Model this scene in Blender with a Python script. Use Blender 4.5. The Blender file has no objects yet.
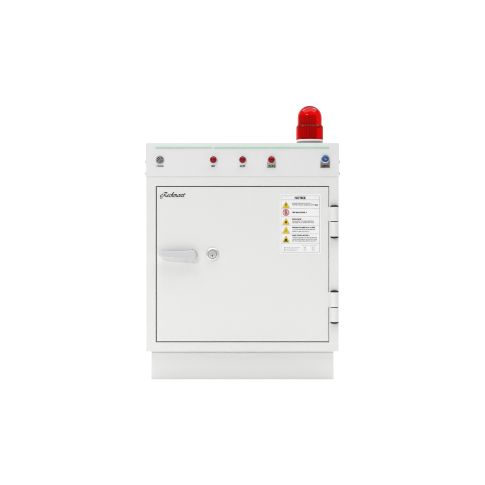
import bpy, bmesh, math, random
from mathutils import Vector

sc = bpy.context.scene
COL = sc.collection
rnd = random.Random(7)

# ------------------------------------------------------------------ measures
U = 0.0031                 # metres per measured unit on the cabinet's front
D = 3.6                    # camera distance from the front plane (y = 0)
CX, CY, FLOOR = 242.5, 242.5, 379.6
CAM_Z = (FLOOR - CY) * U
DEPTH = 0.46


def X(u): return (u - CX) * U
def Z(v): return (FLOOR - v) * U


# ------------------------------------------------------------------ materials
def mat(name, color, rough=0.5, metal=0.0, coat=0.0, trans=0.0, ior=1.45, sss=0.0,
        bump=0.0, bump_scale=600.0, var=0.0, var_scale=6.0, emit=None, emit_s=0.0):
    m = bpy.data.materials.new(name)
    m.use_nodes = True
    nt = m.node_tree
    p = nt.nodes['Principled BSDF']
    p.inputs['Base Color'].default_value = (*color, 1)
    p.inputs['Roughness'].default_value = rough
    p.inputs['Metallic'].default_value = metal
    p.inputs['Coat Weight'].default_value = coat
    p.inputs['Coat Roughness'].default_value = 0.12
    p.inputs['Transmission Weight'].default_value = trans
    p.inputs['IOR'].default_value = ior
    if sss:
        p.inputs['Subsurface Weight'].default_value = sss
        p.inputs['Subsurface Radius'].default_value = (0.02, 0.004, 0.004)
        p.inputs['Subsurface Scale'].default_value = 1.0
    if emit:
        p.inputs['Emission Color'].default_value = (*emit, 1)
        p.inputs['Emission Strength'].default_value = emit_s
    tc = nt.nodes.new('ShaderNodeTexCoord')
    if bump:
        n = nt.nodes.new('ShaderNodeTexNoise')
        n.inputs['Scale'].default_value = bump_scale
        n.inputs['Detail'].default_value = 2
        b = nt.nodes.new('ShaderNodeBump')
        b.inputs['Strength'].default_value = bump
        b.inputs['Distance'].default_value = 0.0004
        nt.links.new(tc.outputs['Object'], n.inputs['Vector'])
        nt.links.new(n.outputs['Fac'], b.inputs['Height'])
        nt.links.new(b.outputs['Normal'], p.inputs['Normal'])
    if var:
        n = nt.nodes.new('ShaderNodeTexNoise')
        n.inputs['Scale'].default_value = var_scale
        n.inputs['Detail'].default_value = 4
        r = nt.nodes.new('ShaderNodeMapRange')
        r.inputs['To Min'].default_value = max(0, rough - var)
        r.inputs['To Max'].default_value = rough + var
        nt.links.new(tc.outputs['Object'], n.inputs['Vector'])
        nt.links.new(n.outputs['Fac'], r.inputs['Value'])
        nt.links.new(r.outputs['Result'], p.inputs['Roughness'])
    return m


M_WHITE = mat('white_powder_coat', (0.80, 0.80, 0.79), 0.38, bump=0.12, bump_scale=420, var=0.06)
M_PANEL = mat('white_panel_paint', (0.80, 0.80, 0.80), 0.36, bump=0.10, bump_scale=420, var=0.06)
M_GREY = mat('light_grey_plastic', (0.64, 0.64, 0.66), 0.42, bump=0.1, bump_scale=700)
M_GREYD = mat('pale_grey_plastic', (0.66, 0.66, 0.66), 0.40)
M_BLACK = mat('black_rubber', (0.010, 0.010, 0.010), 0.55)
M_BLACK.node_tree.nodes['Principled BSDF'].inputs['Specular IOR Level'].default_value = 0.2
M_INK = mat('black_ink', (0.02, 0.02, 0.02), 0.6)
M_INKD = mat('charcoal_ink', (0.06, 0.06, 0.06), 0.6)
M_INKG = mat('grey_ink', (0.21, 0.21, 0.22), 0.6)
M_INKL = mat('pale_grey_ink', (0.48, 0.48, 0.49), 0.6)
M_INKR = mat('red_ink', (0.26, 0.04, 0.04), 0.6)
M_INKB = mat('blue_ink', (0.12, 0.14, 0.5), 0.6)
M_INKGR = mat('dark_green_ink', (0.05, 0.10, 0.07), 0.6)
M_LOGO = mat('dark_grey_ink', (0.035, 0.035, 0.035), 0.5)
M_CHROME = mat('chrome', (0.72, 0.72, 0.73), 0.16, metal=1.0)
M_CYL = mat('nickel', (0.80, 0.80, 0.80), 0.32, metal=0.6)
M_LOCK = mat('brushed_ring', (0.74, 0.74, 0.74), 0.3, metal=0.45)
M_SATIN = mat('satin_steel', (0.62, 0.61, 0.60), 0.34, metal=1.0)
M_DARKM = mat('dark_recess', (0.03, 0.03, 0.03), 0.6)
M_BASE_SHADE = mat('base_shade_grey', (0.27, 0.27, 0.26), 0.4)  # shadow grey for the step under the beacon flange
M_GRILL2 = mat('buzzer_face', (0.46, 0.46, 0.45), 0.35, metal=0.3)
M_RED = mat('red_lens', (0.26, 0.003, 0.009), 0.10)
M_RED.node_tree.nodes['Principled BSDF'].inputs['Specular IOR Level'].default_value = 0.22
M_BLUE = mat('blue_plastic', (0.03, 0.095, 0.30), 0.25, coat=0.4)
M_BLUEL = mat('pale_blue_plastic', (0.30, 0.42, 0.68), 0.3)
M_NAVY = mat('navy_ink', (0.012, 0.03, 0.12), 0.5)
M_BLUEC = mat('blue_anodised', (0.62, 0.72, 0.92), 0.22, metal=0.8)
M_TAUPE = mat('taupe_plate', (0.26, 0.22, 0.19), 0.4)
M_PLATEG = mat('grey_plate', (0.40, 0.41, 0.37), 0.4)
M_BEIGE = mat('beige_bezel', (0.62, 0.54, 0.48), 0.4)
M_PAPER = mat('sticker_white', (0.90, 0.90, 0.90), 0.30)
M_YEL = mat('warning_yellow', (0.83, 0.58, 0.02), 0.4)
M_YELD = mat('warning_amber', (0.50, 0.34, 0.015), 0.4)
M_SIGN = mat('sign_dark', (0.05, 0.04, 0.01), 0.5)
M_PINK = mat('prohibition_red', (0.62, 0.10, 0.14), 0.4)
M_PINKL = mat('prohibition_pale', (0.80, 0.52, 0.55), 0.4)
M_GREEN = mat('pale_green_strip', (0.40, 0.74, 0.50), 0.35)
M_DOME = mat('red_clear_plastic', (0.95, 0.006, 0.006), 0.05, trans=0.93, ior=1.24)
M_COLLAR = mat('red_ribbed_plastic', (0.90, 0.006, 0.006), 0.07, trans=0.90, ior=1.20)
for m_, dens in ((M_DOME, 650), (M_COLLAR, 650)):      # the red is in the depth of the plastic
    va_ = m_.node_tree.nodes.new('ShaderNodeVolumeAbsorption')
    va_.inputs['Color'].default_value = (0.955, 0.0, 0.0, 1)
    va_.inputs['Density'].default_value = dens
    m_.node_tree.links.new(va_.outputs['Volume'], m_.node_tree.nodes['Material Output'].inputs['Volume'])
M_SEAM_SHADE = mat('seam_shade_red', (0.09, 0.003, 0.003), 0.6)  # dark red standing for the flange shadow at the dome seam
M_BASE = mat('white_plastic', (0.74, 0.74, 0.73), 0.3)
M_RING = mat('polished_ring', (0.80, 0.80, 0.80), 0.22, metal=0.8)
M_BACK = mat('white_paper', (0.96, 0.96, 0.96), 0.8, bump=0.03, bump_scale=80)
M_FROST = mat('frosted_lamp', (0.90, 0.90, 0.90), 0.35)


# ------------------------------------------------------------------ mesh helpers
def obj(name, bm, m, parent=None, bevel=0.0, smooth=False, segs=2):
    me = bpy.data.meshes.new(name)
    bmesh.ops.recalc_face_normals(bm, faces=bm.faces[:])
    bm.to_mesh(me)
    bm.free()
    me.materials.append(m)
    o = bpy.data.objects.new(name, me)
    COL.objects.link(o)
    if parent is not None:
        o.parent = parent
    if bevel:
        b = o.modifiers.new('edge', 'BEVEL')
        b.width = bevel
        b.segments = segs
        b.limit_method = 'ANGLE'
        b.angle_limit = math.radians(40)
        b.harden_normals = True
        smooth = True
    if smooth:
        me.polygons.foreach_set('use_smooth', [True] * len(me.polygons))
        if not bevel:
            me.set_sharp_from_angle(angle=math.radians(38))
    return o


def add_box(bm, x0, x1, y0, y1, z0, z1):
    v = [bm.verts.new(c) for c in ((x0, y0, z0), (x1, y0, z0), (x1, y1, z0), (x0, y1, z0),
                                   (x0, y0, z1), (x1, y0, z1), (x1, y1, z1), (x0, y1, z1))]
    for f in ((0, 1, 2, 3), (4, 7, 6, 5), (0, 4, 5, 1), (1, 5, 6, 2), (2, 6, 7, 3), (3, 7, 4, 0)):
        bm.faces.new([v[i] for i in f])


def boxm(x0, x1, y0, y1, z0, z1):
    bm = bmesh.new()
    add_box(bm, x0, x1, y0, y1, z0, z1)
    return bm


def add_lathe(bm, prof, origin, axis='y', n=48, ripple=None):
    """prof = [(radius, along)] ; axis 'y' points to -y (towards the viewer), axis 'z' up, axis 'x' along x."""
    ox, oy, oz = origin
    rings = []
    for k, (r, h) in enumerate(prof):
        ring = []
        if r < 1e-7:
            c = {'y': (ox, oy - h, oz), 'z': (ox, oy, oz + h), 'x': (ox + h, oy, oz)}[axis]
            ring = [bm.verts.new(c)] * n
        else:
            for i in range(n):
                a = 2 * math.pi * i / n
                rr = r + (ripple(k, i) if ripple else 0)
                c, s = rr * math.cos(a), rr * math.sin(a)
                p = {'y': (ox + c, oy - h, oz + s), 'z': (ox + c, oy + s, oz + h), 'x': (ox + h, oy + c, oz + s)}[axis]
                ring.append(bm.verts.new(p))
        rings.append(ring)
    for a, b in zip(rings, rings[1:]):
        for i in range(n):
            j = (i + 1) % n
            vs = []
            for v in (a[i], a[j], b[j], b[i]):
                if v not in vs:
                    vs.append(v)
            if len(vs) >= 3:
                bm.faces.new(vs)


def lathe(prof, origin, axis='y', n=48, ripple=None):
    bm = bmesh.new()
    add_lathe(bm, prof, origin, axis, n, ripple)
    return bm


def add_prism(bm, pts, y0, y1):
    """outline pts (x, z) extruded from y0 (front) to y1 (back)"""
    f = [bm.verts.new((x, y0, z)) for x, z in pts]
    b = [bm.verts.new((x, y1, z)) for x, z in pts]
    bm.faces.new(f)
    bm.faces.new(list(reversed(b)))
    n = len(pts)
    for i in range(n):
        j = (i + 1) % n
        bm.faces.new((f[i], b[i], b[j], f[j]))


def prism(pts, y0, y1):
    bm = bmesh.new()
    add_prism(bm, pts, y0, y1)
    return bm


def arc(cx, cz, r, a0, a1, n=12):
    return [(cx + r * math.cos(math.radians(a0 + (a1 - a0) * i / n)),
             cz + r * math.sin(math.radians(a0 + (a1 - a0) * i / n))) for i in range(n + 1)]


def rrect(x0, x1, z0, z1, r, n=6):
    return (arc(x1 - r, z1 - r, r, 0, 90, n) + arc(x0 + r, z1 - r, r, 90, 180, n)
            + arc(x0 + r, z0 + r, r, 180, 270, n) + arc(x1 - r, z0 + r, r, 270, 360, n))


def add_ringplate(bm, outer, inner, y0, y1):
    n = len(outer)
    loops = []
    for pts, y in ((outer, y0), (inner, y0), (inner, y1), (outer, y1)):
        loops.append([bm.verts.new((x, y, z)) for x, z in pts])
    for a, b in ((0, 1), (1, 2), (2, 3), (3, 0)):
        for i in range(n):
            j = (i + 1) % n
            bm.faces.new((loops[a][i], loops[a][j], loops[b][j], loops[b][i]))


def add_bar(bm, p, q, w, y0, y1):
    """flat straight stroke from p to q (x, z) of width w"""
    d = Vector((q[0] - p[0], q[1] - p[1]))
    if d.length < 1e-9:
        return
    d.normalize()
    nx, nz = -d.y * w / 2, d.x * w / 2
    add_prism(bm, [(p[0] + nx, p[1] + nz), (p[0] - nx, p[1] - nz),
                   (q[0] - nx, q[1] - nz), (q[0] + nx, q[1] + nz)], y0, y1)


def part_label(o, s):
    o['label'] = s
    return o


# ------------------------------------------------------------------ the setting: a seamless white paper sweep
bm = bmesh.new()
prof = [(-2.3, 0.0), (-1.0, 0.0), (0.5, 0.0), (1.4, 0.0)]
R = 1.0
prof += [(1.4 + R * math.sin(math.radians(a)), R - R * math.cos(math.radians(a))) for a in range(6, 91, 6)]
prof += [(2.4, 3.0), (2.4, 5.0)]
cols = []
for y, z in prof:
    cols.append([bm.verts.new((x, y, z)) for x in (-3.1, -1.3, 0, 1.3, 3.1)])
for a, b in zip(cols, cols[1:]):
    for i in range(4):
        bm.faces.new((a[i], a[i + 1], b[i + 1], b[i]))
back = obj('backdrop', bm, M_BACK, smooth=True)
back['kind'] = 'structure'

# ------------------------------------------------------------------ the cabinet
cab = bpy.data.objects.new('safety_cabinet', None)
COL.objects.link(cab)
cab['label'] = 'white steel safety cabinet with one locked door and a red beacon on top'
cab['category'] = 'cabinet'

# --- body: a box with an opening for the door
BX0, BX1 = X(146.2), X(338.7)
BZ0, BZ1 = Z(351.8), Z(176.75)
OX0, OX1, OZ0, OZ1 = X(155.7), X(329.2), Z(342.3), Z(186.05)
REC = 0.017
bm = bmesh.new()
fo = [bm.verts.new(c) for c in ((BX0, 0, BZ0), (BX1, 0, BZ0), (BX1, 0, BZ1), (BX0, 0, BZ1))]
fi = [bm.verts.new(c) for c in ((OX0, 0, OZ0), (OX1, 0, OZ0), (OX1, 0, OZ1), (OX0, 0, OZ1))]
ri = [bm.verts.new((v.co.x, REC, v.co.z)) for v in fi]
bo = [bm.verts.new((v.co.x, DEPTH, v.co.z)) for v in fo]
for i in range(4):
    j = (i + 1) % 4
    bm.faces.new((fo[i], fo[j], fi[j], fi[i]))
    bm.faces.new((fi[i], fi[j], ri[j], ri[i]))
    bm.faces.new((fo[i], bo[i], bo[j], fo[j]))
bm.faces.new(ri)
bm.faces.new(bo)
body = obj('body', bm, M_WHITE, cab, bevel=0.0011, segs=3)

# --- plinth, set back under the body
bm = bmesh.new()
px0, px1 = X(151.0), X(333.9)
zt_ = BZ0 - 0.0003
pro = [(0.0100, 0.0), (0.0100, zt_ - 0.0022), (0.0160, zt_ - 0.0022), (0.0160, zt_), (DEPTH - 0.012, zt_), (DEPTH - 0.012, 0.0)]
La = [bm.verts.new((px0, y, z)) for y, z in pro]
Lb = [bm.verts.new((px1, y, z)) for y, z in pro]
bm.faces.new(La)
bm.faces.new(Lb)
for i in range(len(pro)):
    j = (i + 1) % len(pro)
    bm.faces.new((La[i], La[j], Lb[j], Lb[i]))
obj('plinth', bm, M_WHITE, cab, bevel=0.0008)

# --- control panel box on top of the body
TZ0, TZ1 = Z(176.68), Z(142.9)
bm = boxm(X(145.8), X(339.0), -0.0006, DEPTH, TZ0, TZ1)
panel = obj('control_panel', bm, M_PANEL, cab, bevel=0.0004, segs=3)

for sx, xs in ((-1, X(145.8)), (1, X(339.0))):
    for pv in (161.6, 173.2):
        s = obj('screw', lathe([(0.0065, -0.001), (0.0065, 0.0012), (0.0055, 0.003), (0.003, 0.0042), (0, 0.0045)] if sx > 0 else
                               [(0.0065, 0.001), (0.0065, -0.0012), (0.0055, -0.003), (0.003, -0.0042), (0, -0.0045)],
                               (xs, 0.018, Z(pv)), 'x', 24), M_GREYD, panel, smooth=True)

# --- three green light strips let into the panel
for a, b in ((155.6, 212.0), (213.9, 270.2), (271.2, 329.2)):
    bm = prism(rrect(X(a), X(b), Z(148.35), Z(147.0), 0.0010), -0.0016, 0.001)
    obj('light_strip', bm, M_GREEN, panel, smooth=True)


# --- writing that cannot be read in the photograph: rows of tiny strokes
def add_glyphs(bm, u0, u1, v, h, y=-0.0012, wf=0.62, words=True, dense=3, lw=0.17):
    """rows of small printed letter-like strokes; u, v in front-plane units, h = letter height in units"""
    u = u0
    left = rnd.randint(3, 7)
    while u < u1 - h * 0.3:
        w = h * wf * rnd.uniform(0.75, 1.05)
        a, b = X(u), X(u + w)
        z0, z1 = Z(v + h / 2), Z(v - h / 2)
        zm = (z0 + z1) / 2
        t = h * U * lw
        opts = [((a, z0), (a, z1)), ((b, z0), (b, z1)), ((a, z1), (b, z1)), ((a, z0), (b, z0)),
                ((a, zm), (b, zm)), ((a, z0), (b, z1)), (((a + b) / 2, z0), ((a + b) / 2, z1))]
        for k, (p, q) in enumerate(rnd.sample(opts, dense)):
            add_bar(bm, p, q, t, y - k * 1.2e-5, y + 0.0004)
        u += w + h * 0.2
        left -= 1
        if words and left <= 0:
            u += h * 0.4
            left = rnd.randint(2, 7)


PY = -0.0006   # front of the control panel

# --- buzzer
ctr = (X(160.0), PY, Z(159.9))
bz = obj('buzzer', lathe([(4.2 * U, 0), (4.2 * U, 0.002), (3.9 * U, 0.0032), (3.5 * U, 0.0034), (3.4 * U, 0.0022), (0, 0.0026)],
                         ctr, 'y', 40), M_GRILL2, cab, smooth=True)
bm = bmesh.new()
for nh, rh, hr_ in ((1, 0.0, 0.52), (6, 1.38, 0.5), (11, 2.72, 0.5)):
    for k in range(nh):
        a = 2 * math.pi * k / nh + 0.3 * nh
        add_lathe(bm, [(hr_ * U, 0.0026), (hr_ * U, 0.0029), (0, 0.0029)],
                  (ctr[0] + rh * U * math.cos(a), ctr[1], ctr[2] + rh * U * math.sin(a)), 'y', 12)
obj('sound_holes', bm, M_DARKM, bz)
bm = bmesh.new()
add_glyphs(bm, 156.8, 163.6, 166.2, 1.5, y=PY - 0.0004, words=False, dense=4)
obj('caption', bm, M_INKG, bz)


# --- red indicator lamps
def dome_prof(r, h, base, n=8):
    return [(r * math.cos(math.pi / 2 * i / n), base + h * math.sin(math.pi / 2 * i / n)) for i in range(n)] + [(0, base + h)]


for i, u in enumerate((213.4, 242.6, 271.4)):
    lift = 0.0
    c = (X(u), PY, Z(159.8))
    lamp = obj('indicator_lamp', lathe([(4.15 * U, 0), (4.15 * U, 0.003), (3.8 * U, 0.005), (3.35 * U, 0.0052), (3.2 * U, 0.0035), (0, 0.0035)],
                                       c, 'y', 40), M_BEIGE if i == 2 else M_GREYD, cab, smooth=True)
    obj('lens', lathe([(3.15 * U, 0.0036)] + dome_prof(3.15 * U, 0.0085, 0.0045), c, 'y', 40), M_RED, lamp, smooth=True)
    bm = bmesh.new()
    if i == 0:
        add_glyphs(bm, 211.4, 215.4, 166.2, 1.5, y=PY - 0.0006, words=False, dense=4)
        obj('caption', bm, M_INKGR, lamp)
    elif i == 1:
        add_glyphs(bm, 240.0, 245.6, 166.2, 1.7, y=PY - 0.0006, words=False, dense=4)
        obj('caption', bm, M_INKGR, lamp)
    else:
        part_label(lamp, 'red indicator lamp with a grey arched name plate')
        pts = arc(X(u), Z(159.8), 3.9 * U, 0, 180, 24) + [(X(u - 4.5), Z(166.0)), (X(u - 4.5), Z(167.8)), (X(u + 4.5), Z(167.8)), (X(u + 4.5), Z(166.0))]
        obj('name_plate', prism(pts, PY - 0.0011, PY + 0.0002), M_PLATEG, lamp)
        bm = bmesh.new()
        add_glyphs(bm, 268.4, 275.0, 166.3, 1.9, y=PY - 0.0015, words=False, dense=4, lw=0.22)
        obj('caption', bm, M_INKGR, lamp)

# --- blue selector switch on its arched plate
u, v = 325.1, 159.2
c = (X(u), PY, Z(v))
sw = obj('selector_switch', lathe([(4.5 * U, 0), (4.5 * U, 0.004), (4.1 * U, 0.006), (3.3 * U, 0.0066), (3.1 * U, 0.004), (0, 0.004)],
                                  c, 'y', 40), M_BLUEC, cab, smooth=True)
obj('knob', lathe([(3.0 * U, 0.0041), (3.0 * U, 0.008), (2.7 * U, 0.0095), (2.1 * U, 0.0098), (1.9 * U, 0.0085), (0, 0.0085)],
                  c, 'y', 40), M_BLUE, sw, smooth=True)
bm = bmesh.new()
d = 1.05 * U
add_bar(bm, (c[0] - d, c[2] + d * 0.9), (c[0] + d, c[2] - d * 0.9), 1.5 * U, PY - 0.0115, PY - 0.0086)
grip = obj('grip', bm, M_BLUEL, sw, bevel=0.0006)
bm = bmesh.new()
add_bar(bm, (c[0] - d * 0.8, c[2] + d * 0.72), (c[0] + d * 0.8, c[2] - d * 0.72), 0.45 * U, PY - 0.0118, PY - 0.0116)
obj('pointer_line', bm, M_NAVY, grip)
pts = arc(X(u), Z(v), 4.3 * U, 0, 180, 24) + [(X(u - 4.7), Z(164.0)), (X(u - 4.7), Z(167.9)), (X(u + 4.7), Z(167.9)), (X(u + 4.7), Z(164.0))]
obj('name_plate', prism(pts, PY - 0.0011, PY + 0.0002), M_TAUPE, sw)
bm = bmesh.new()
add_glyphs(bm, 321.6, 328.8, 166.3, 1.8, y=PY - 0.0015, words=False, dense=4, lw=0.24)
obj('caption', bm, M_INK, sw)

# --- door, flush in the opening
DX0, DX1, DZ0, DZ1 = X(156.75), X(328.55), Z(341.4), Z(186.95)
door = obj('door', boxm(DX0, DX1, 0.0, REC - 0.004, DZ0, DZ1), M_WHITE, cab, bevel=0.0011, segs=3)

# lever handle: rosette, hub and a tapering lever
hc = (X(191.4), Z(254.6))
HZ = hc[1]
bm = lathe([(6.15 * U, 0), (6.15 * U, 0.005), (5.8 * U, 0.0065), (4.5 * U, 0.0070), (4.3 * U, 0.0097), (0, 0.0097)],
           (hc[0], 0, HZ), 'y', 48)
handle = obj('handle', bm, M_LOCK, door, smooth=True)
r = 4.9 * U
pts = arc(hc[0], HZ, r, -138, 138, 30)
top = [(X(184.5), Z(251.4)), (X(178), Z(251.3)), (X(170), Z(251.4)), (X(163), Z(251.6))]
left = arc(X(161.7), Z(254.0), 2.2 * U, 100, 258, 10)
bot = [(X(163), Z(256.9)), (X(170), Z(257.5)), (X(178), Z(258.2)), (X(184.5), Z(258.7))]
obj('lever', prism(pts + top + left + bot, -0.021, -0.0095), M_GREY, handle, bevel=0.0052, segs=6)

# lock with key cylinder
lc = (X(212.4), 0, Z(254.2))
lock = obj('lock', lathe([(6.5 * U, 0), (6.5 * U, 0.0015), (6.2 * U, 0.004), (5.3 * U, 0.0058), (4.7 * U, 0.0060), (4.45 * U, 0.0025), (0, 0.0025)],
                         lc, 'y', 48), M_LOCK, door, smooth=True)
cyl = obj('lock_cylinder', lathe([(4.1 * U, 0.0026), (4.1 * U, 0.0050), (3.8 * U, 0.0062), (2.4 * U, 0.0066), (2.2 * U, 0.0052), (0, 0.0052)],
                                 lc, 'y', 40), M_CYL, lock, smooth=True)
bm = bmesh.new()
add_prism(bm, rrect(lc[0] - 0.45 * U, lc[0] + 0.45 * U, Z(257.2), Z(255.2), 0.35 * U), -0.0064, -0.0050)
obj('keyhole', bm, M_INK, lock)

# --- maker's script lettering, written with a broad nib
STR = {
    'e': (0.62, [[(0, .35), (.35, .6), (.45, .9), (.25, 1), (.05, .6), (.2, .05), (.62, .2)]]),
    'R': (1.25, [[(.55, 1.75), (.35, .8), (.1, -.55), (-.15, -.75), (-.3, -.4)],
                 [(-.25, 1.05), (.1, 1.75), (.8, 1.85), (1.0, 1.35), (.4, .95)],
                 [(.4, .95), (.85, .3), (1.25, .2)]]),
    'c': (0.58, [[(.5, .8), (.28, 1), (0, .5), (.2, .02), (.58, .2)]]),
    'h': (0.78, [[(0, .2), (.36, 1.5), (.3, 1.85), (.14, 1.3), (.03, 0)],
                 [(.03, .4), (.3, 1), (.45, .75), (.42, .1), (.78, .2)]]),
    'm': (1.05, [[(0, 1), (0, 0)], [(0, .5), (.25, 1), (.35, .8), (.35, 0)],
                 [(.35, .5), (.6, 1), (.72, .8), (.7, .1), (1.05, .2)]]),
    'a': (0.78, [[(.5, .85), (.26, 1), (0, .5), (.15, .02), (.4, .3), (.5, 1)], [(.5, 1), (.48, .15), (.78, .2)]]),
    'n': (0.80, [[(0, 1), (0, 0)], [(0, .5), (.28, 1), (.42, .8), (.4, .1), (.8, .2)]]),
    't': (0.6, [[(.12, 1.45), (0, .25), (.2, 0), (.5, .25)], [(-.2, 1.02), (.5, 1.1)]]),
}


def catmull(pts, n=7):
    P = [pts[0]] + list(pts) + [pts[-1]]
    out = []
    for i in range(1, len(P) - 2):
        p0, p1, p2, p3 = P[i - 1], P[i], P[i + 1], P[i + 2]
        for k in range(n):
            t = k / n
            out.append(tuple(0.5 * (2 * p1[c] + (p2[c] - p0[c]) * t + (2 * p0[c] - 5 * p1[c] + 4 * p2[c] - p3[c]) * t * t
                                    + (3 * p1[c] - p0[c] - 3 * p2[c] + p3[c]) * t ** 3) for c in (0, 1)))
    out.append(tuple(pts[-1]))
    return out


bm = bmesh.new()
word = 'eRechmant'
total = sum(STR[ch][0] for ch in word)
sx = 24.9 / total
xh = 2.3
pen, lay = 160.0, 0
for ch in word:
    w, strokes = STR[ch]
    for st in strokes:
        pts = []
        for (a, b) in catmull(st):
            pts.append((X(pen + a * sx + b * xh * 0.36), Z(196.75 - b * xh)))
        nib = (0.52 * U * math.cos(math.radians(35)), 0.52 * U * math.sin(math.radians(35)))
        for p, q in zip(pts, pts[1:]):
            dx, dz = q[0] - p[0], q[1] - p[1]
            L = math.hypot(dx, dz)
            if L < 1e-8:
                continue
            lay += 1
            y = -0.0004 - lay * 4e-7
            k = 0.26 * U / L
            ex, ez = dx * k, dz * k
            vs = [bm.verts.new((p[0] + nib[0] - ex, y, p[1] + nib[1] - ez)), bm.verts.new((p[0] - nib[0] - ex, y, p[1] - nib[1] - ez)),
                  bm.verts.new((q[0] - nib[0] + ex, y, q[1] - nib[1] + ez)), bm.verts.new((q[0] + nib[0] + ex, y, q[1] + nib[1] + ez))]
            bm.faces.new(vs)
    pen += w * sx
obj('maker_lettering', bm, M_LOGO, door)

# --- notice sticker
bm = prism(rrect(X(279.7), X(320.9), Z(254.0), Z(194.2), 1.5 * U), -0.0004, 0.0002)
sticker = obj('notice_sticker', bm, M_PAPER, door)
SY = -0.0007                                          # ink lies just on the sticker


def sty(bm, name, m):
    return obj(name, bm, m, sticker)


bm = bmesh.new()
o_ = rrect(X(280.9), X(319.7), Z(252.7), Z(195.6), 1.3 * U)
i_ = rrect(X(281.2), X(319.4), Z(252.4), Z(195.9), 1.0 * U)
add_ringplate(bm, o_, i_, SY, SY + 0.0004)
for v in (199.8, 208.5, 216.7, 225.4, 233.8, 243.6):
    add_bar(bm, (X(281.3), Z(v)), (X(319.3), Z(v)), 0.22 * U, SY, SY + 0.0004)
sty(bm, 'border_lines', M_INKL)

# heading
cu = bpy.data.curves.new('heading', 'FONT')
cu.body = 'NOTICE'
cu.size = 1
cu.align_x = 'CENTER'
cu.offset = 0.045
tmp = bpy.data.objects.new('heading', cu)
COL.objects.link(tmp)
dg = bpy.context.evaluated_depsgraph_get()
me = bpy.data.meshes.new_from_object(tmp.evaluated_get(dg))
xs = [v.co.x for v in me.vertices]
ys = [v.co.y for v in me.vertices]
w, h, x0, y0 = max(xs) - min(xs), max(ys) - min(ys), min(xs), min(ys)
for vtx in me.vertices:
    a = (vtx.co.x - x0) / w
    b = (vtx.co.y - y0) / h
    vtx.co = (X(294.7 + a * 10.8), SY - 0.0002, Z(199.05 - b * 2.35))
me.name = 'heading'
bpy.data.objects.remove(tmp)
me.materials.clear()
me.materials.append(M_INK)
ho = bpy.data.objects.new('heading', me)
COL.objects.link(ho)
ho.parent = sticker

def row(name, m, u0, u1, v, h, dense=3, lw=0.17):
    bm = bmesh.new()
    add_glyphs(bm, u0, u1, v, h, y=SY, dense=dense, lw=lw)
    sty(bm, name, m)


for u0, u1, v, h in ((292.4, 311.5, 203.3, 1.0), (292.4, 314.4, 204.9, 1.0), (292.4, 313.4, 221.1, 0.95), (292.4, 314.5, 222.6, 0.95),
                     (292.4, 315.4, 229.5, 0.9), (297.4, 309.6, 231.5, 0.9), (292.4, 316.6, 237.7, 0.95), (292.4, 317.2, 239.3, 0.95),
                     (292.4, 316.4, 241.0, 0.95)):
    row('fine_print', M_INKG, u0, u1, v, h)
for u0, u1, v, h in ((292.4, 307.0, 212.4, 1.15), (292.4, 315.0, 227.5, 1.05), (292.4, 309.2, 235.4, 1.05)):
    row('bold_print', M_INKD, u0, u1, v, h, 4, 0.23)
row('red_print', M_INKR, 314.8, 318.4, 204.9, 1.1, 4, 0.22)
row('red_print', M_INKR, 292.4, 302.0, 219.2, 1.15, 4, 0.22)
row('blue_print', M_INKB, 292.4, 296.8, 231.5, 0.9)
for v, e in ((247.4, 300.2), (249.0, 299.2), (250.4, 297.0)):
    row('pale_print', M_INKL, 286.4, e, v, 0.85, 2)
    bm = bmesh.new()
    add_prism(bm, rrect(X(284.1), X(285.4), Z(v + 0.5), Z(v - 0.5), 0.2 * U, 2), SY, SY + 0.0004)
    sty(bm, 'tick_box', M_INKL)
row('pale_print', M_INKL, 302.2, 308.0, 245.6, 0.85, 2)
row('pale_print', M_INKL, 309.4, 317.0, 245.6, 0.85, 2)
for v in (247.4, 248.9, 250.3):
    row('pale_print', M_INKL, 303.6, 306.4, v, 0.85, 2)
    row('pale_print', M_INKL, 311.6, 315.0, v, 0.85, 2)


def tri(cx, cv, w, h, r):
    a, b, c = (X(cx), Z(cv - h / 2)), (X(cx - w / 2), Z(cv + h / 2)), (X(cx + w / 2), Z(cv + h / 2))
    out = []
    P = [a, b, c]
    for i in range(3):
        p, q, s = P[i - 1], P[i], P[(i + 1) % 3]
        d1 = (Vector(p) - Vector(q)).normalized() * r * U
        d2 = (Vector(s) - Vector(q)).normalized() * r * U
        A, B = Vector(q) + d1, Vector(q) + d2
        for t in (0, .25, .5, .75, 1):
            v = A * (1 - t) ** 2 + Vector(q) * 2 * t * (1 - t) + B * t * t
            out.append((v.x, v.y))
    return out


def burst(cx, cv, r0, r1, n):
    return [(X(cx) + (r1 if i % 2 else r0) * U * math.cos(math.pi * i / n + .3),
             Z(cv) + (r1 if i % 2 else r0) * U * math.sin(math.pi * i / n + .3)) for i in range(2 * n)]


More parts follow.
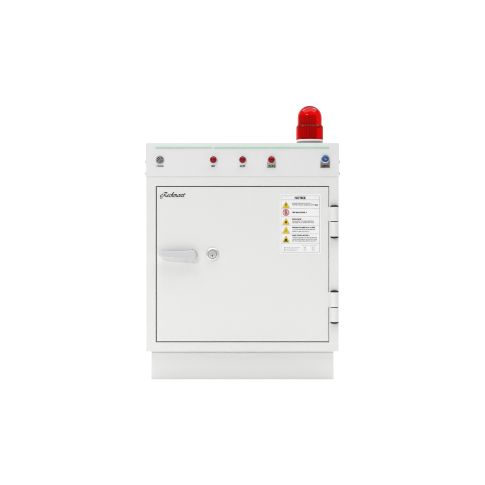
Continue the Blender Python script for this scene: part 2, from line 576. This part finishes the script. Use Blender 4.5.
for k, (cv, hh) in enumerate(((204.7, 6.9), (221.3, 6.7), (229.8, 7.0), (238.9, 7.1))):
    bm = prism(tri(286.0, cv, 7.7, hh, 1.0), SY, SY + 0.0004)
    sign = sty(bm, 'warning_triangle', M_YEL)
    bm = bmesh.new()
    add_ringplate(bm, tri(286.0, cv, 7.7, hh, 1.0), tri(286.0, cv + 0.1, 6.9, hh - 0.7, 0.9), SY - 0.0002, SY - 0.0001)
    obj('triangle_edge', bm, M_YELD, sign)
    bm = bmesh.new()
    cz = cv + 0.9
    a = -0.0002
    if k == 0:                       # exclamation bar and dot
        add_prism(bm, [(X(285.3), Z(cz - 2.0)), (X(286.7), Z(cz - 2.0)), (X(286.3), Z(cz + 0.7)), (X(285.7), Z(cz + 0.7))], SY + a, SY)
        add_prism(bm, arc(X(286), Z(cz + 1.45), 0.42 * U, 0, 330, 11), SY + a, SY)
    elif k == 1:                     # burst
        add_prism(bm, burst(286.0, cz, 1.75, 0.85, 7), SY + a, SY)
    elif k == 2:                     # flame
        add_prism(bm, [(X(286.0 + x), Z(cz + y)) for x, y in ((0, -1.9), (.55, -.9), (1.15, .1), (1.0, 1.1), (.35, 1.6),
                                                               (.25, .7), (-.1, .2), (-.3, .9), (-.4, 1.6), (-1.0, 1.0), (-1.1, .1), (-.6, -.5))], SY + a, SY)
    else:                            # skull-like blot
        add_prism(bm, arc(X(286), Z(cz - 0.1), 1.25 * U, 0, 345, 20), SY + a, SY)
        add_bar(bm, (X(284.0), Z(cz + 1.9)), (X(288.0), Z(cz + 0.9)), 0.5 * U, SY + a - 1e-5, SY)
        add_bar(bm, (X(284.0), Z(cz + 0.9)), (X(288.0), Z(cz + 1.9)), 0.5 * U, SY + a - 2e-5, SY)
    obj('symbol', bm, M_YELD if k == 2 else M_SIGN, sign)

pc = (X(285.9), Z(212.5))
bm = prism(arc(pc[0], pc[1], 3.35 * U, 0, 352, 44), SY, SY + 0.0004)
sign = sty(bm, 'prohibition_sign', M_PINKL)
bm = bmesh.new()
add_ringplate(bm, arc(pc[0], pc[1], 3.35 * U, 0, 352, 44), arc(pc[0], pc[1], 2.7 * U, 0, 352, 44), SY - 0.0002, SY - 0.0001)
add_bar(bm, (pc[0] - 2.0 * U, pc[1] + 2.0 * U), (pc[0] + 2.0 * U, pc[1] - 2.0 * U), 0.55 * U, SY - 0.00035, SY - 0.0003)
obj('red_ring', bm, M_PINK, sign)
bm = bmesh.new()
add_prism(bm, arc(pc[0], pc[1] + 1.65 * U, 0.65 * U, 0, 330, 11), SY - 0.00025, SY - 0.0001)
add_prism(bm, [(pc[0] + x * U, pc[1] + z * U) for x, z in ((-.9, .9), (.9, .9), (.75, -.5), (.45, -.4), (.4, -2.3), (-.4, -2.3), (-.45, -.4), (-.75, -.5))],
          SY - 0.00026, SY - 0.0001)
obj('symbol', bm, M_INK, sign)

# --- two hinges: door knuckle above, frame knuckle below, black end caps
for (va, vg, vb) in ((207.0, 221.6, 236.6), (292.2, 307.3, 321.9)):
    hx, hy, hr = X(334.45), -0.0015, 4.3 * U
    ax = 'z'

    def knuckle(v0, v1):
        za, zb = Z(v1), Z(v0)
        return lathe([(0, za), (hr - 0.0009, za), (hr, za + 0.0009), (hr, zb - 0.0009), (hr - 0.0009, zb), (0, zb)],
                     (hx, hy, 0), ax, 40)
    bm = knuckle(vg + 0.35, vb)
    hinge = obj('hinge', bm, M_WHITE, cab, smooth=True)
    kn = obj('door_knuckle', knuckle(va, vg - 0.35), M_WHITE, hinge, smooth=True)
    bm = bmesh.new()
    add_prism(bm, [(X(328.2), Z(vg - 0.4)), (X(331.4), Z(vg - 0.4)), (X(331.4), Z(va + 0.1)), (X(328.2), Z(va + 0.1))], -0.0010, 0.004)
    obj('door_leaf', bm, M_WHITE, hinge, bevel=0.0004)
    for s, v0 in ((1, va), (-1, vb)):
        pr = [(hr * 0.97, 0.0)] + [(hr * 0.97 * math.cos(t), s * (0.0012 + 0.0046 * math.sin(t))) for t in [math.pi / 2 * i / 8 for i in range(8)]] + [(0, s * 0.0058)]
        bm = lathe([(0, 0)] + pr, (hx, hy, Z(v0) + s * 0.0002), 'z', 32)
        obj('pin_cap', bm, M_BLACK, hinge, smooth=True)
    bm = lathe([(hr * 0.8, Z(vg + 0.35)), (hr * 0.8, Z(vg - 0.35))], (hx, hy, 0), 'z', 32)
    obj('gap_band', bm, M_BLACK, hinge)  # black band in the gap between the two knuckles

# --- red warning beacon on the top
BY = 0.075
f = (D + BY) / D
bx = X(309.65) * f


def BZ(v): return CAM_Z + (CY - v) * U * f


r_c, r_d = 13.6 * U * f, 12.15 * U * f
z_base, z_ct, z_cb, z_top = TZ1, BZ(126.7), BZ(140.0), BZ(105.6)
T = 0.0036
NR = 120
rip = lambda k, i: 0.0
# base: a white flange on a grey step that paints the shadow under it
bm = lathe([(0, z_cb - 0.0062), (r_c * 0.985, z_cb - 0.0062), (r_c * 1.005, z_cb - 0.0054), (r_c * 1.005, z_cb - 0.001), (r_c * 0.99, z_cb - 0.0003), (0, z_cb - 0.0003)], (bx, BY, 0), 'z', 64)
beacon = obj('beacon', bm, M_BASE, cab, smooth=True)
obj('shade_step', lathe([(0, z_base), (r_c * 0.97, z_base), (r_c * 0.97, z_cb - 0.0063), (0, z_cb - 0.0063)], (bx, BY, 0), 'z', 64), M_BASE_SHADE, beacon, smooth=True)
obj('seam_shade_ring', lathe([(r_d + 0.0001, z_ct + 0.0005), (r_d + 0.0022, z_ct + 0.0006), (r_d + 0.0024, z_ct + 0.0026), (r_d + 0.0001, z_ct + 0.0036), (r_d + 0.0001, z_ct + 0.0005)],
                       (bx, BY, 0), 'z', 96), M_SEAM_SHADE, beacon, smooth=True)  # added dark ring: the seam's shadow put in as colour
# collar: thick ring of red plastic
cin = r_c - 0.004
bm = lathe([(cin, z_cb), (r_c * 0.995, z_cb), (r_c, z_cb + 0.001), (r_c, z_ct - 0.0012), (r_c - 0.001, z_ct), (r_d - 0.0002, z_ct + 0.0004),
            (r_d - 0.0002, z_ct - 0.003), (cin, z_ct - 0.003), (cin, z_cb)], (bx, BY, 0), 'z', 96,
           ripple=lambda k, i: (0.0005 if i % 3 == 0 else 0) if k in (7, 0, 8) else 0)
bmesh.ops.remove_doubles(bm, verts=bm.verts[:], dist=1e-6)
obj('collar', bm, M_COLLAR, beacon, smooth=True)
# dome shell
zc = z_top - r_d
N = 16
outer = [(r_d, z_ct + 0.0008), (r_d, zc)] + [(r_d * math.cos(math.pi / 2 * i / N), zc + r_d * math.sin(math.pi / 2 * i / N)) for i in range(1, N)] + [(0, z_top)]
ri_ = r_d - T
rt_ = r_d - 0.0095                 # the plastic is thicker at the crown
inner = [(0, zc + rt_)] + [(ri_ * math.cos(math.pi / 2 * i / N), zc + rt_ * math.sin(math.pi / 2 * i / N)) for i in range(N - 1, 0, -1)] + [(ri_, zc), (ri_, z_ct + 0.0008), (r_d, z_ct + 0.0008)]
bm = lathe(outer + inner, (bx, BY, 0), 'z', 96)
bmesh.ops.remove_doubles(bm, verts=bm.verts[:], dist=1e-6)
obj('dome', bm, M_DOME, beacon, smooth=True)
# inside: a tall ribbed reflector drum, a little off the middle
rb = r_d * 0.72
zt = zc + 0.008
ox = bx - 0.16 * r_d
flute = {0: 1.0, 1: 0.8, 5: 0.45, 9: 0.9, 14: 0.6}
obj('reflector', lathe([(0, z_cb + 0.0005), (rb * 1.02, z_cb + 0.0005), (rb * 1.02, z_ct - 0.004), (rb, z_ct + 0.001), (rb, zt - 0.008)] +
                       [(rb * math.cos(math.pi / 2 * i / 8), zt - 0.008 + rb * 0.66 * math.sin(math.pi / 2 * i / 8)) for i in range(1, 8)] + [(0, zt - 0.008 + rb * 0.66)],
                       (ox, BY, 0), 'z', 144, ripple=lambda k, i: -0.0042 * flute.get((i + 5) % 18, 0) if 1 <= k <= 5 else 0), M_FROST, beacon, smooth=True)


# ------------------------------------------------------------------ studio light
w = bpy.data.worlds.new('World')
sc.world = w
w.use_nodes = True
w.node_tree.nodes['Background'].inputs['Color'].default_value = (1.0, 1.0, 1.0, 1)
w.node_tree.nodes['Background'].inputs['Strength'].default_value = 0.215


def area(name, loc, target, sx, sy, watts):
    l = bpy.data.lights.new(name, 'AREA')
    l.shape = 'RECTANGLE'
    l.size, l.size_y = sx, sy
    l.energy = watts
    o = bpy.data.objects.new(name, l)
    COL.objects.link(o)
    o.location = loc
    o.rotation_euler = (Vector(target) - Vector(loc)).to_track_quat('-Z', 'Y').to_euler()
    return o


area('overhead_fill', (0.1, -0.25, 3.2), (0.1, -0.25, 0.0), 4.6, 2.5, 127)  # unseen lamp added to burn the floor out to white
area('key_softbox', (-2.0, -3.3, 2.7), (0.0, 0.0, 0.4), 1.3, 0.42, 49)
area('backdrop_fill', (-1.6, 0.9, 3.2), (-0.9, 2.4, 0.9), 1.2, 0.5, 27)  # unseen pair added to overexpose the backdrop
area('backdrop_fill', (1.6, 0.9, 3.2), (0.9, 2.4, 0.9), 1.2, 0.5, 27)

# ------------------------------------------------------------------ camera
cd = bpy.data.cameras.new('camera')
cd.sensor_width = 36
cd.angle = 2 * math.atan(485 * U / 2 / D)
cd.clip_start = 0.05
cd.clip_end = 100
cam = bpy.data.objects.new('camera', cd)
COL.objects.link(cam)
cam.location = (0, -D, CAM_Z)
cam.rotation_euler = (math.radians(90), 0, 0)
sc.camera = cam

vs = sc.view_settings
vs.view_transform = 'Standard'
vs.look = 'None'
vs.exposure = 0
vs.gamma = 1
